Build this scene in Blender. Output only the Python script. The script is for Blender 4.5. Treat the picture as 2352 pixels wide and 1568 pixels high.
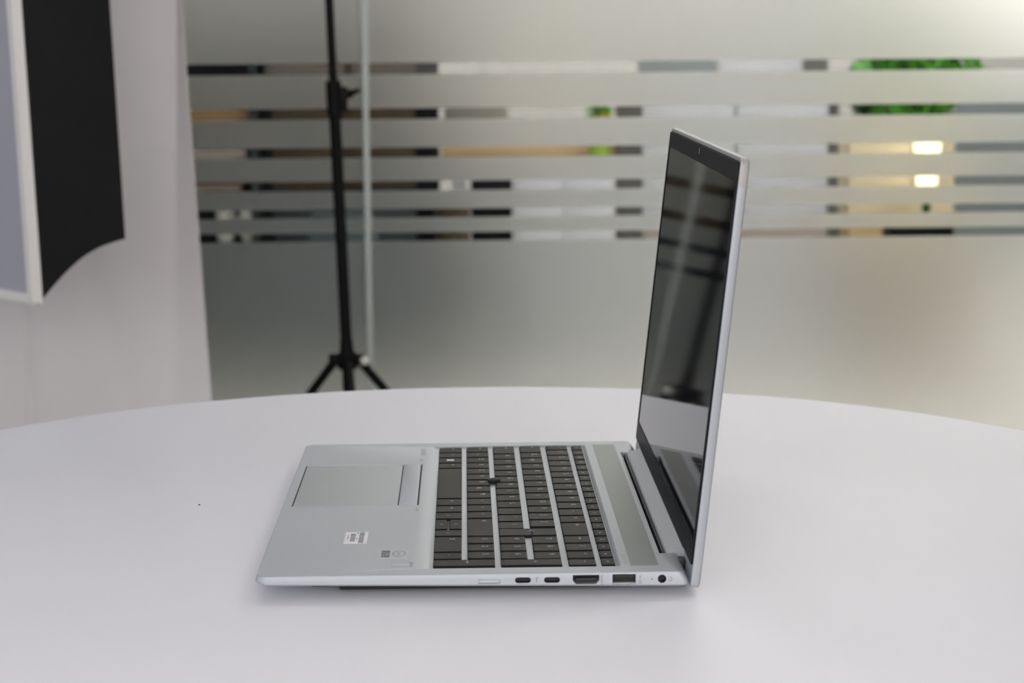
import bpy, bmesh, math, random
from mathutils import Vector, Matrix, Euler
random.seed(7)
for o in list(bpy.data.objects):
    bpy.data.objects.remove(o)
SC = bpy.context.scene
COL = SC.collection
PI = math.pi

# ------------------------------------------------------------------ camera
DECK = 0.7538            # height of the laptop's keyboard deck
TABLE = 0.7400           # height of the table top
cam = bpy.data.cameras.new('camera')
cam.sensor_width = 36.0
cam.lens = 4844.56 / 2352 * 36.0
cam.clip_start = 0.05
cam.dof.use_dof = True
cam.dof.focus_distance = 1.24
cam.dof.aperture_fstop = 13.5
co = bpy.data.objects.new('camera', cam)
COL.objects.link(co)
yaw, pitch, roll = math.radians(1.26158), math.radians(8.22947), math.radians(-0.45672)
fwd = Vector((math.sin(yaw) * math.cos(pitch), math.cos(yaw) * math.cos(pitch), -math.sin(pitch)))
rgt = Vector((math.cos(yaw), -math.sin(yaw), 0))
upv = rgt.cross(fwd)
r2 = rgt * math.cos(roll) + upv * math.sin(roll)
u2 = upv * math.cos(roll) - rgt * math.sin(roll)
m = Matrix((r2, u2, -fwd)).transposed().to_4x4()
m.translation = Vector((0.11064, -1.07350, DECK + 0.27767))
co.matrix_world = m
SC.camera = co

# ------------------------------------------------------------------ world, exposure
w = bpy.data.worlds.new('world')
SC.world = w
w.use_nodes = True
w.node_tree.nodes['Background'].inputs[0].default_value = (0.75, 0.85, 1.0, 1)
w.node_tree.nodes['Background'].inputs[1].default_value = 0.6
SC.view_settings.view_transform = 'Standard'
SC.view_settings.look = 'None'
SC.view_settings.gamma = 1.0
SC.view_settings.use_curve_mapping = False
SC.view_settings.exposure = 0.2
SC.cycles.max_bounces = 8
SC.cycles.diffuse_bounces = 4
SC.cycles.glossy_bounces = 4
SC.cycles.transmission_bounces = 6
# brightness of the lamps and lit windows of the place
L_CEIL, L_LEFTWIN, L_REARWIN, L_OFFWIN, L_OFFCEIL = 8.8, 1.0, 4.6, 1.8, 17.0


# ------------------------------------------------------------------ materials
def srgb(r, g, b):
    f = lambda c: (c / 12.92 if c <= 0.04045 else ((c + 0.055) / 1.055) ** 2.4)
    return (f(r / 255), f(g / 255), f(b / 255))


def mat(name, col, rough=0.5, metal=0.0, spec=0.5, noise=0.0, nscale=40.0, bump=0.0, bscale=200.0,
        emit=None, estr=0.0, aniso=None):
    mt = bpy.data.materials.new(name)
    mt.use_nodes = True
    nt = mt.node_tree
    b = nt.nodes['Principled BSDF']
    b.inputs['Base Color'].default_value = (*col, 1)
    b.inputs['Roughness'].default_value = rough
    b.inputs['Metallic'].default_value = metal
    b.inputs['Specular IOR Level'].default_value = spec
    tc = nt.nodes.new('ShaderNodeTexCoord')
    if noise > 0:
        n = nt.nodes.new('ShaderNodeTexNoise')
        n.inputs['Scale'].default_value = nscale
        n.inputs['Detail'].default_value = 4
        nt.links.new(tc.outputs['Object'], n.inputs['Vector'])
        mx = nt.nodes.new('ShaderNodeMix')
        mx.data_type = 'RGBA'
        mx.inputs[6].default_value = (*[max(0, c * (1 - noise)) for c in col], 1)
        mx.inputs[7].default_value = (*[min(1, c * (1 + noise)) for c in col], 1)
        nt.links.new(n.outputs['Fac'], mx.inputs[0])
        nt.links.new(mx.outputs[2], b.inputs['Base Color'])
    if bump > 0:
        n2 = nt.nodes.new('ShaderNodeTexNoise')
        n2.inputs['Scale'].default_value = bscale
        nt.links.new(tc.outputs['Object'], n2.inputs['Vector'])
        bp = nt.nodes.new('ShaderNodeBump')
        bp.inputs['Strength'].default_value = bump
        bp.inputs['Distance'].default_value = 0.001
        nt.links.new(n2.outputs['Fac'], bp.inputs['Height'])
        nt.links.new(bp.outputs['Normal'], b.inputs['Normal'])
    if emit:
        b.inputs['Emission Color'].default_value = (*emit, 1)
        b.inputs['Emission Strength'].default_value = estr
    return mt


M = {}
M['alu'] = mat('brushed_aluminium', (0.425, 0.455, 0.495), 0.48, 0.38, 0.5, 0.02, 900, 0.03, 3000)
M['alu_pad'] = mat('touchpad_glass', (0.345, 0.375, 0.415), 0.34, 0.55, 0.5)
M['alu_dark'] = mat('speaker_mesh', (0.44, 0.46, 0.46), 0.5, 0.6)
M['antenna'] = mat('antenna_plastic', (0.40, 0.39, 0.40), 0.45, 0.2)
M['key'] = mat('key_plastic', (0.0038, 0.0043, 0.0050), 0.52, 0, 0.11, 0.06, 3000)
M['legend'] = mat('legend_paint', (0.42, 0.45, 0.46), 0.6)
M['print_dark'] = mat('print_dark', (0.10, 0.10, 0.11), 0.6)
M['print_grey'] = mat('print_grey', (0.22, 0.22, 0.23), 0.6)
M['etched'] = mat('etched_mark', (0.36, 0.37, 0.38), 0.5, 0.3)
M['print_green'] = mat('print_green', (0.10, 0.14, 0.13), 0.5)
M['label'] = mat('label_paper', (0.78, 0.78, 0.84), 0.5)
M['sticker'] = mat('sticker_film', (0.45, 0.475, 0.51), 0.42, 0.38)
M['black'] = mat('black_plastic', (0.012, 0.012, 0.014), 0.5)
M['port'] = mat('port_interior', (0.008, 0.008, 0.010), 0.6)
M['rubber'] = mat('rubber', (0.015, 0.015, 0.015), 0.8)
M['bezel'] = mat('bezel_plastic', (0.008, 0.009, 0.011), 0.45, 0, 0.10)
M['chrome'] = mat('bright_metal', (0.8, 0.8, 0.8), 0.25, 1.0)
M['screen'] = mat('screen_glass', (0.001, 0.0012, 0.0015), 0.04, 0, 0.38)
M['table'] = mat('table_laminate', (0.79, 0.80, 0.85), 0.42, 0, 0.35, 0.015, 6)
M['steel'] = mat('painted_steel', (0.55, 0.55, 0.55), 0.4, 0.6)
M['stand'] = mat('stand_black', (0.003, 0.003, 0.0035), 0.55, 0, 0.15)
M['softblack'] = mat('softbox_fabric', (0.010, 0.010, 0.011), 0.75, 0, 0.2, 0.15, 30)
M['softwhite'] = mat('softbox_diffuser', (0.44, 0.45, 0.52), 0.8)
M['rim'] = mat('softbox_rim', (0.82, 0.82, 0.80), 0.7)
M['cloth'] = mat('backdrop_cotton', (0.90, 0.88, 0.88), 0.85, 0, 0.2, 0.04, 4)
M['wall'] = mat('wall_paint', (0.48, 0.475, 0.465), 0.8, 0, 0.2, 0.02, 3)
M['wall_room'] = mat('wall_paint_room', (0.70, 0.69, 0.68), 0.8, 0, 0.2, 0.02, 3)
M['ceil'] = mat('ceiling_paint', (0.82, 0.82, 0.81), 0.9, 0, 0.1, 0.02, 3)
M['floor'] = mat('carpet', (0.20, 0.20, 0.21), 0.95, 0, 0.1, 0.2, 60)
M['tile'] = mat('office_tile', (0.80, 0.785, 0.75), 0.95, 0, 0.0, 0.05, 5)
M['wood'] = mat('brown_veneer', srgb(78, 68, 54), 0.6, 0, 0.1, 0.10, 8)
M['oak'] = mat('oak_desktop', srgb(205, 178, 135), 0.5, 0, 0.3, 0.06, 10)
M['darkframe'] = mat('dark_frame', (0.005, 0.006, 0.007), 0.6, 0, 0.1)
M['darkcase'] = mat('dark_shelving', (0.022, 0.032, 0.038), 0.6)
M['white_lam'] = mat('white_laminate', (0.60, 0.62, 0.66), 0.6, 0, 0.2)
M['grey_post'] = mat('grey_post', (0.11, 0.11, 0.10), 0.6, 0, 0.2)
M['greybox'] = mat('grey_plastic', (0.26, 0.28, 0.27), 0.5)
M['teal'] = mat('blue_grey_fabric', (0.07, 0.09, 0.10), 0.9)
M['leaf'] = mat('leaf_green', srgb(88, 165, 58), 0.5, 0, 0.4, 0.4, 25)
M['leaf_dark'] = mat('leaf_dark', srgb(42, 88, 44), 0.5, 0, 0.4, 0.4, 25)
M['lime'] = mat('lime_glaze', srgb(150, 185, 60), 0.4)
M['yellow'] = mat('yellow_petal', srgb(215, 180, 60), 0.6)
M['cream'] = mat('cream_paint', srgb(222, 208, 176), 0.6)
M['card'] = mat('cardboard', srgb(150, 122, 84), 0.8)
M['paper'] = mat('paper', srgb(165, 155, 148), 0.8)
M['orange'] = mat('orange_board', srgb(150, 105, 75), 0.7)
M['cup'] = mat('white_ceramic', (0.75, 0.74, 0.70), 0.3)
M['bluegrey'] = mat('blue_grey_paint', srgb(128, 138, 140), 0.6)
M['tan'] = mat('tan_leather', srgb(190, 168, 125), 0.6)
M['panel_light'] = mat('light_panel', (0.9, 0.9, 0.9), 0.5, emit=(1.0, 0.96, 0.975), estr=L_CEIL)
M['office_light'] = mat('office_light', (0.9, 0.9, 0.9), 0.5, emit=(1.0, 0.98, 0.915), estr=L_OFFCEIL)
M['win_left'] = mat('window_daylight_left', (0.9, 0.9, 0.9), 0.5, emit=(0.72, 0.83, 1.0), estr=L_LEFTWIN)
M['win_rear'] = mat('window_daylight_rear', (0.9, 0.9, 0.9), 0.5, emit=(1.0, 0.935, 0.90), estr=L_REARWIN)
M['win_office'] = mat('window_daylight_office', (0.9, 0.9, 0.9), 0.5, emit=(1.0, 0.97, 0.90), estr=L_OFFWIN)
M['lampglow'] = mat('lamp_glow', (0.9, 0.85, 0.7), 0.5, emit=(1.0, 0.88, 0.6), estr=1.6)


def glass_mat():
    mt = bpy.data.materials.new('clear_glass')
    mt.use_nodes = True
    nt = mt.node_tree
    nt.nodes.remove(nt.nodes['Principled BSDF'])
    out = nt.nodes['Material Output']
    tr = nt.nodes.new('ShaderNodeBsdfTransparent')
    tr.inputs[0].default_value = (0.98, 0.985, 0.98, 1)
    gl = nt.nodes.new('ShaderNodeBsdfGlossy')
    gl.inputs['Roughness'].default_value = 0.02
    fr = nt.nodes.new('ShaderNodeFresnel')
    fr.inputs['IOR'].default_value = 1.16
    mx = nt.nodes.new('ShaderNodeMixShader')
    nt.links.new(fr.outputs[0], mx.inputs[0])
    nt.links.new(tr.outputs[0], mx.inputs[1])
    nt.links.new(gl.outputs[0], mx.inputs[2])
    nt.links.new(mx.outputs[0], out.inputs[0])
    return mt


def film_mat():
    mt = bpy.data.materials.new('frosted_film')
    mt.use_nodes = True
    nt = mt.node_tree
    nt.nodes.remove(nt.nodes['Principled BSDF'])
    out = nt.nodes['Material Output']
    rf = nt.nodes.new('ShaderNodeBsdfRefraction')
    rf.inputs['Color'].default_value = (1.0, 0.99, 0.98, 1)
    rf.inputs['Roughness'].default_value = 0.50
    rf.inputs['IOR'].default_value = 1.30
    tl = nt.nodes.new('ShaderNodeBsdfTranslucent')
    tl.inputs['Color'].default_value = (0.85, 0.86, 0.85, 1)
    df = nt.nodes.new('ShaderNodeBsdfDiffuse')
    df.inputs['Color'].default_value = (0.66, 0.84, 0.92, 1)
    m1 = nt.nodes.new('ShaderNodeMixShader')
    m1.inputs[0].default_value = 0.06
    nt.links.new(rf.outputs[0], m1.inputs[1])
    nt.links.new(tl.outputs[0], m1.inputs[2])
    m2 = nt.nodes.new('ShaderNodeMixShader')
    m2.inputs[0].default_value = 0.05
    nt.links.new(m1.outputs[0], m2.inputs[1])
    nt.links.new(df.outputs[0], m2.inputs[2])
    nt.links.new(m2.outputs[0], out.inputs[0])
    return mt


M['glass'] = glass_mat()
M['film'] = film_mat()
M['joint'] = mat('silicone_joint', (0.52, 0.58, 0.55), 0.5, 0, 0.4)


def grille_mat():
    mt = mat('speaker_grille', (0.44, 0.46, 0.46), 0.5, 0.6)
    nt = mt.node_tree
    b = nt.nodes['Principled BSDF']
    tc = nt.nodes.new('ShaderNodeTexCoord')
    v = nt.nodes.new('ShaderNodeTexVoronoi')
    v.voronoi_dimensions = '2D'
    v.inputs['Scale'].default_value = 1000
    v.inputs['Randomness'].default_value = 0
    nt.links.new(tc.outputs['Object'], v.inputs['Vector'])
    rp = nt.nodes.new('ShaderNodeValToRGB')
    rp.color_ramp.elements[0].position = 0.28
    rp.color_ramp.elements[0].color = (0.24, 0.25, 0.25, 1)
    rp.color_ramp.elements[1].position = 0.36
    rp.color_ramp.elements[1].color = (0.225, 0.25, 0.25, 1)
    nt.links.new(v.outputs['Distance'], rp.inputs[0])
    nt.links.new(rp.outputs[0], b.inputs['Base Color'])
    return mt


M['grille'] = grille_mat()


# ------------------------------------------------------------------ helpers
def obj(name, bm, m, parent=None, loc=None, sharp=35):
    me = bpy.data.meshes.new(name)
    bmesh.ops.recalc_face_normals(bm, faces=bm.faces)
    bm.to_mesh(me)
    bm.free()
    return mobj(name, me, m, parent, loc, sharp)


def mobj(name, me, m, parent=None, loc=None, sharp=35):
    if m is not None:
        me.materials.clear()
        me.materials.append(M[m])
    if sharp:
        for p in me.polygons:
            p.use_smooth = True
        me.set_sharp_from_angle(angle=math.radians(sharp))
    o = bpy.data.objects.new(name, me)
    COL.objects.link(o)
    if parent:
        o.parent = parent
    if loc:
        o.location = loc
    return o


def thing(name, label, cat, loc=(0, 0, 0), rz=0.0, group=None):
    o = bpy.data.objects.new(name, None)
    COL.objects.link(o)
    o.empty_display_size = 0.05
    o.location = loc
    o.rotation_euler = (0, 0, rz)
    return tag(o, label, cat, group)


def tag(o, label, cat, group=None):
    o['label'] = label
    o['category'] = cat
    if group:
        o['group'] = group
    return o


def struct(o):
    o['kind'] = 'structure'
    return o


def box(bm, x0, x1, y0, y1, z0, z1, bev=0.0, seg=2):
    r = bmesh.ops.create_cube(bm, size=1.0)
    vs = r['verts']
    for v in vs:
        v.co = Vector(((x0 + x1) / 2 + v.co.x * (x1 - x0), (y0 + y1) / 2 + v.co.y * (y1 - y0),
                       (z0 + z1) / 2 + v.co.z * (z1 - z0)))
    if bev > 0:
        es = set(e for v in vs for e in v.link_edges)
        bmesh.ops.bevel(bm, geom=list(es), offset=bev, segments=seg, affect='EDGES', profile=0.5)
    return bm


def bx(*a, **k):
    return box(bmesh.new(), *a, **k)


def rrect(x0, x1, y0, y1, r, n=5):
    """rounded rectangle outline, counter clockwise; r scalar or 4 radii (x0y0, x1y0, x1y1, x0y1)"""
    if not isinstance(r, (tuple, list)):
        r = (r,) * 4
    pts = []
    for (cx, cy, a0, rr) in ((x0, y0, PI, r[0]), (x1, y0, 1.5 * PI, r[1]), (x1, y1, 0, r[2]), (x0, y1, .5 * PI, r[3])):
        sx = 1 if cx == x0 else -1
        sy = 1 if cy == y0 else -1
        for i in range(n + 1):
            a = a0 + i / n * PI / 2
            pts.append((cx + sx * rr + rr * math.cos(a), cy + sy * rr + rr * math.sin(a)))
    return pts


def loft(loops, cap=True):
    """loops: lists of 3D points of the same length"""
    bm = bmesh.new()
    L = [[bm.verts.new(p) for p in lp] for lp in loops]
    n = len(L[0])
    for a, b in zip(L, L[1:]):
        for i in range(n):
            bm.faces.new((a[i], a[(i + 1) % n], b[(i + 1) % n], b[i]))
    if cap:
        bm.faces.new(L[0])
        bm.faces.new(list(reversed(L[-1])))
    return bm


def prism(pts, y0, y1):
    """profile of (x, z) points extruded along y"""
    return loft([[(x, y0, z) for x, z in pts], [(x, y1, z) for x, z in pts]])


def tube(bm, p0, p1, r0, r1=None, n=16):
    r1 = r0 if r1 is None else r1
    p0, p1 = Vector(p0), Vector(p1)
    d = (p1 - p0).normalized()
    a = d.orthogonal().normalized()
    b = d.cross(a)
    A = [bm.verts.new(p0 + r0 * (a * math.cos(2 * PI * i / n) + b * math.sin(2 * PI * i / n))) for i in range(n)]
    B = [bm.verts.new(p1 + r1 * (a * math.cos(2 * PI * i / n) + b * math.sin(2 * PI * i / n))) for i in range(n)]
    for i in range(n):
        bm.faces.new((A[i], A[(i + 1) % n], B[(i + 1) % n], B[i]))
    bm.faces.new(A[::-1])
    bm.faces.new(B)
    return bm


def lathe(prof, n=48, c=(0, 0, 0)):
    return loft([[(c[0] + r * math.cos(2 * PI * i / n), c[1] + r * math.sin(2 * PI * i / n), c[2] + z)
                  for i in range(n)] for r, z in prof])


def boolean_cut(o, cutters):
    for c in cutters:
        md = o.modifiers.new('cut', 'BOOLEAN')
        md.operation = 'DIFFERENCE'
        md.solver = 'EXACT'
        md.object = c
    bpy.context.view_layer.update()
    dg = bpy.context.evaluated_depsgraph_get()
    me = bpy.data.meshes.new_from_object(o.evaluated_get(dg))
    o.modifiers.clear()
    mats = [s for s in o.data.materials]
    o.data = me
    me.materials.clear()
    for s in mats:
        me.materials.append(s)
    for p in me.polygons:
        p.use_smooth = True
        p.material_index = 0
    me.set_sharp_from_angle(angle=math.radians(30))
    for c in cutters:
        bpy.data.objects.remove(c)


def text_meshes(items):
    """items: {key: (string, size)} -> {key: mesh}, lying in XY, centred"""
    obs = {}
    for k, (s, size) in items.items():
        cu = bpy.data.curves.new('t', 'FONT')
        cu.body = s
        cu.size = size
        cu.resolution_u = 2
        cu.align_x = 'CENTER'
        cu.align_y = 'CENTER'
        o = bpy.data.objects.new('t', cu)
        COL.objects.link(o)
        obs[k] = o
    bpy.context.view_layer.update()
    dg = bpy.context.evaluated_depsgraph_get()
    out = {}
    for k, o in obs.items():
        me = bpy.data.meshes.new_from_object(o.evaluated_get(dg))
        out[k] = me
    for o in obs.values():
        cu = o.data
        bpy.data.objects.remove(o)
        bpy.data.curves.remove(cu)
    return out


# ------------------------------------------------------------------ the setting
X0, X1, YF, YB, YG, H = -3.2, 4.3, -3.4, 8.0, 2.68, 2.75
struct(obj('floor', bx(X0, X1, YF, 2.70, -0.05, 0.0), 'floor'))
struct(obj('floor', bx(X0, X1, 2.70, YB, -0.05, 0.0), 'tile'))
struct(obj('ceiling', bx(X0, X1, YF, YB, H, H + 0.05), 'ceil'))
struct(obj('wall_left', bx(X0 - 0.1, X0, YF, YB, 0, H), 'wall_room'))
struct(obj('wall_right', bx(X1, X1 + 0.1, YF, YB, 0, H), 'wall'))
struct(obj('wall_front', bx(X0, X1, YF - 0.1, YF, 0, H), 'wall_room'))
struct(obj('wall_back', bx(X0, X1, YB, YB + 0.1, 0, H), 'wall'))

# glass partition: two panes with strips of frosted film, clear bands between them
bands = [(0.2329, 0.2131), (0.1534, 0.1343), (0.0843, 0.0665), (0.0248, 0.0078), (-0.0248, -0.0404), (-0.0668, -0.0824)]
edges = [H - 0.02] + [DECK + z for b in bands for z in b] + [0.02]
JX = -0.062
for i, (xa, xb) in enumerate(((X0 + 0.02, JX - 0.0055), (JX + 0.0055, X1 - 0.02))):
    p = struct(obj('window_%d' % (i + 1), bx(xa, xb, YG + 0.001, YG + 0.011, 0.01, H - 0.01), 'glass', sharp=0))
    for k in range(0, len(edges), 2):
        obj('frosted_film', bx(xa, xb, YG - 0.0006, YG - 0.0002, edges[k + 1], edges[k]), 'film', p, sharp=0)
struct(obj('trim_1', bx(JX - 0.0054, JX + 0.0054, YG - 0.001, YG + 0.011, 0.01, H - 0.01, bev=0.001), 'joint'))
struct(obj('trim_2', bx(X0, X1, YG - 0.02, YG + 0.03, 0.0, 0.012), 'steel'))
struct(obj('trim_3', bx(X0, X1, YG - 0.02, YG + 0.03, H - 0.012, H), 'steel'))


# windows that light the place (outside the frame)
def side_window(name, x, y0, y1, z0, z1, inx, m):
    t = struct(obj(name, bx(*(sorted((x, x + 0.02 * inx))), y0, y1, z0, z1), m, sharp=0))
    f = bmesh.new()
    xa, xb = sorted((x, x + 0.05 * inx))
    for (a, b, c, d) in ((y0 - 0.05, y0, z0 - 0.05, z1 + 0.05), (y1, y1 + 0.05, z0 - 0.05, z1 + 0.05),
                         (y0, y1, z0 - 0.05, z0), (y0, y1, z1, z1 + 0.05), ((y0 + y1) / 2 - 0.02, (y0 + y1) / 2 + 0.02, z0, z1)):
        box(f, xa, xb, a, b, c, d)
    obj('window_frame', f, 'white_lam', t)
    return t


side_window('window_3', X0, -2.7, 0.5, 0.9, 2.2, 1, 'win_left')
t = struct(obj('window_4', bx(2.35, 4.1, YB - 0.02, YB, 1.15, 2.5), 'win_office', sharp=0))
f = bmesh.new()
for (a, b, c, d) in ((2.30, 2.35, 1.10, 2.55), (4.1, 4.15, 1.10, 2.55), (2.35, 4.1, 1.10, 1.15), (2.35, 4.1, 2.5, 2.55), (3.2, 3.24, 1.15, 2.5)):
    box(f, a, b, YB - 0.05, YB, c, d)
obj('window_frame', f, 'white_lam', t)
t = struct(obj('window_5', bx(-1.6, 2.0, YF, YF + 0.02, 0.85, 2.3), 'win_rear', sharp=0))
f = bmesh.new()
for (a, b, c, d) in ((-1.65, -1.6, 0.8, 2.35), (2.0, 2.05, 0.8, 2.35), (-1.6, 2.0, 0.8, 0.85), (-1.6, 2.0, 2.3, 2.35), (0.18, 0.22, 0.85, 2.3)):
    box(f, a, b, YF, YF + 0.05, c, d)
obj('window_frame', f, 'white_lam', t)


def ceiling_panel(x, y, sx, sy, label, m, group):
    t = thing('ceiling_light', label, 'ceiling light', (x, y, H), 0, group)
    f = bmesh.new()
    for (a, b, c, d) in ((-sx - 0.02, -sx, -sy - 0.02, sy + 0.02), (sx, sx + 0.02, -sy - 0.02, sy + 0.02),
                         (-sx, sx, -sy - 0.02, -sy), (-sx, sx, sy, sy + 0.02)):
        box(f, a, b, c, d, -0.03, -0.0005)
    obj('frame', f, 'white_lam', t)
    obj('diffuser', bx(-sx, sx, -sy, sy, -0.022, -0.010), m, t, sharp=0)


ceiling_panel(-0.25, 1.30, 0.36, 0.15, 'short ceiling light panel added out of view to brighten the cloth backdrop', 'panel_light', 'ceiling lights of the meeting room')  # extra panel outside the view, added to brighten the cloth
for x, y, s in ((1.0, 2.25, 'near the glass beyond the far side of the round table'),
                (1.9, 0.6, 'to the right of the round table')):
    ceiling_panel(x, y, 0.6, 0.15, 'long white ceiling light panel ' + s, 'panel_light', 'ceiling lights of the meeting room')
for x, y, s in ((1.2, 4.2, 'near the glass'), (1.5, 7.3, 'on the right near the back wall'), (0.2, 6.2, 'over the desks')):
    ceiling_panel(x, y, 0.5, 0.3, 'square office ceiling light ' + s, 'office_light', 'ceiling lights of the office behind the glass')

# ------------------------------------------------------------------ round table
TC = (0.121, 0.2078)
tb = thing('round_table', 'round white meeting table with the laptop on it', 'table', (TC[0], TC[1], 0))
R = 0.4706
th = 0.026
prof = [(0.001, TABLE), (R - 0.0025, TABLE), (R - 0.0007, TABLE - 0.0008), (R, TABLE - 0.0025), (R, TABLE - th + 0.004),
        (R - 0.004, TABLE - th), (0.001, TABLE - th)]
obj('table_top', lathe(prof, 160), 'table', tb, sharp=40)
obj('pedestal', lathe([(0.001, TABLE - th), (0.10, TABLE - th), (0.10, TABLE - th - 0.01), (0.04, TABLE - th - 0.02), (0.04, 0.05), (0.001, 0.05)], 32), 'steel', tb)
obj('foot_plate', lathe([(0.001, 0.05), (0.06, 0.048), (0.29, 0.016), (0.30, 0.01), (0.30, 0.0), (0.001, 0.0)], 64), 'steel', tb)
tag(obj('crumb', lathe([(0.0001, 0.0006), (0.0006, 0.0005), (0.0007, 0.0002), (0.0004, 0.0), (0.0001, 0.0)], 8), 'rubber', None,
        (-0.0590, 0.2349, TABLE)), 'tiny black speck on the table left of the laptop', 'speck')

# ------------------------------------------------------------------ laptop
LW = 0.3594
lap = thing('laptop', 'open silver laptop seen from its right side with dark screen', 'laptop', (0, 0, DECK))


def zb(x):
    return -0.0052 + (-0.0082 + 0.0052) * max(0, min(1, x / 0.20))


def plan(xf, xr, yo, z, rf=0.006, rr=0.003):
    pts = rrect(xf, xr, -yo, LW + yo, (rf, rr, rr, rf), 5)
    return [(x, y, z(x) if callable(z) else z) for x, y in pts]


loops = [plan(0.0000, 0.2218, -0.0003, 0.0),
         plan(-0.0004, 0.2226, 0.0000, -0.0004),
         plan(-0.0010, 0.2240, 0.0001, -0.0022),
         plan(-0.0012, 0.2256, 0.0001, lambda x: -0.0031 if x < 0.1 else -0.0048),
         plan(-0.0004, 0.2262, 0.0001, lambda x: zb(x) + 0.0010),
         plan(0.0012, 0.2240, -0.0004, lambda x: zb(x) + 0.0002),
         plan(0.0040, 0.2215, -0.0030, lambda x: zb(x) - 0.0003),
         plan(0.0200, 0.2160, -0.0140, lambda x: zb(x) - 0.0020)]
base = obj('base', loft(loops), 'alu', lap, sharp=30)


def cutter(bm):
    o = obj('cutter', bm, None, lap, sharp=0)
    return o


def stadium(cx, cz, hx, hz, y0, y1, n=8):
    pts = []
    for s, a0 in ((1, -PI / 2), (-1, PI / 2)):
        for i in range(n + 1):
            a = a0 + PI * i / n
            pts.append((cx + s * (hx - hz) + hz * math.cos(a), cz + hz * math.sin(a)))
    return prism(pts, y0, y1)


def circ(cx, cz, r, y0, y1, n=24):
    return prism([(cx + r * math.cos(2 * PI * i / n), cz + r * math.sin(2 * PI * i / n)) for i in range(n)], y0, y1)


KX0, KX1, KY0, KY1 = 0.0895, 0.1893, 0.0128, 0.3462
FLOORZ = -0.0013
hdmi_pts = [(0.1651, -0.0014), (0.1790, -0.0014), (0.1790, -0.0045), (0.1772, -0.0063), (0.1669, -0.0063), (0.1651, -0.0045)]
cuts = [
    loft([[(x, y, FLOORZ) for x, y in rrect(KX0, KX1, KY0, KY1, 0.0012)], [(x, y, 0.001) for x, y in rrect(KX0 - 0.0042, KX1 + 0.0036, KY0 - 0.0012, KY1 + 0.0014, 0.0018)]]),
    loft([[(x, y, z) for x, y in rrect(0.0050, 0.0812, 0.1656, 0.2876, 0.0008)] for z in (-0.0011, 0.001)]),
    loft([[(x, y, z) for x, y in rrect(0.0696, 0.0809, 0.0167, 0.0282, 0.0014)] for z in (-0.0009, 0.001)]),
    bx(0.2137, 0.2400, 0.0390, 0.3200, -0.0072, 0.004),
    stadium(0.1390, -0.00375, 0.0042, 0.00155, -0.004, 0.007),
    stadium(0.1542, -0.00385, 0.0042, 0.00155, -0.004, 0.007),
    prism(hdmi_pts, -0.004, 0.010),
    bx(0.1859, 0.1981, -0.004, 0.012, -0.0066, -0.0013),
    circ(0.2119, -0.0040, 0.00228, -0.004, 0.012),
    circ(0.2067, -0.0041, 0.00035, -0.004, 0.004, 10),
    bx(0.1156, 0.1272, -0.004, 0.0012, -0.0054, -0.0033),
]
boolean_cut(base, [cutter(c) for c in cuts])


# things inside the ports
def port(name, bm, m='port'):
    return obj(name, bm, m, base)


for cx in (0.1390, 0.1542):
    p = port('usb_c_port', stadium(cx, -0.0038, 0.0041, 0.00148, 0.0030, 0.0066))
for nm, bm in (('hdmi_port', prism([(0.17205 + (x - 0.17205) * 0.985, -0.0039 + (z + 0.0039) * 0.97) for x, z in hdmi_pts], 0.0045, 0.0096)),
               ('usb_a_port', bx(0.1860, 0.1980, 0.0050, 0.0116, -0.0065, -0.0014)),
               ('audio_jack', circ(0.2119, -0.0040, 0.00222, 0.0035, 0.0116)),
               ('status_light', circ(0.2067, -0.0041, 0.00033, 0.0002, 0.003, 10))):
    port(nm, bm)
def sleeve(o_pts, i_pts, y0, y1):
    bm = bmesh.new()
    n = len(o_pts)
    V = lambda L, y: [bm.verts.new((x, y, z)) for x, z in L]
    a, b, c, d = V(o_pts, y0), V(i_pts, y0), V(i_pts, y1), V(o_pts, y1)
    for A, B in ((a, b), (b, c), (c, d), (d, a)):
        for k in range(n):
            bm.faces.new((A[k], A[(k + 1) % n], B[(k + 1) % n], B[k]))
    return bm


def grow(pts, s):
    cx = sum(p[0] for p in pts) / len(pts)
    cz = sum(p[1] for p in pts) / len(pts)
    return [(x + math.copysign(s, x - cx), z + math.copysign(s, z - cz)) for x, z in pts]


def stad_pts(cx, cz, hx, hz, n=8):
    return [(cx + s_ * (hx - hz) + hz * math.cos(a0 + PI * i / n), cz + hz * math.sin(a0 + PI * i / n)) for s_, a0 in ((1, -PI / 2), (-1, PI / 2)) for i in range(n + 1)]


usb_pts = [(0.1859, -0.0066), (0.1981, -0.0066), (0.1981, -0.0013), (0.1859, -0.0013)]
jack_pts = lambda r: [(0.2119 + r * math.cos(2 * PI * i / 24), -0.0040 + r * math.sin(2 * PI * i / 24)) for i in range(24)]
port('port_sleeve', sleeve(grow(hdmi_pts, -0.00004), grow(hdmi_pts, -0.0003), 0.0003, 0.0090))
port('port_sleeve', sleeve(grow(usb_pts, -0.00004), grow(usb_pts, -0.0003), 0.0003, 0.0110))
port('port_sleeve', sleeve(jack_pts(0.00225), jack_pts(0.0019), 0.0002, 0.0110))
for cx, cz in ((0.1390, -0.00375), (0.1542, -0.00385)):
    port('port_sleeve', sleeve(stad_pts(cx, cz, 0.00415, 0.0015), stad_pts(cx, cz, 0.0039, 0.00125), 0.0003, 0.0065))
port('port_tongue', bx(0.1668, 0.1774, 0.0012, 0.0046, -0.0046, -0.0034), 'black')
port('port_tongue', bx(0.1868, 0.1972, 0.0010, 0.0051, -0.0030, -0.0020), 'black')
port('port_rim', bx(0.1862, 0.1978, 0.0003, 0.0040, -0.0064, -0.0060), 'steel')
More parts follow.
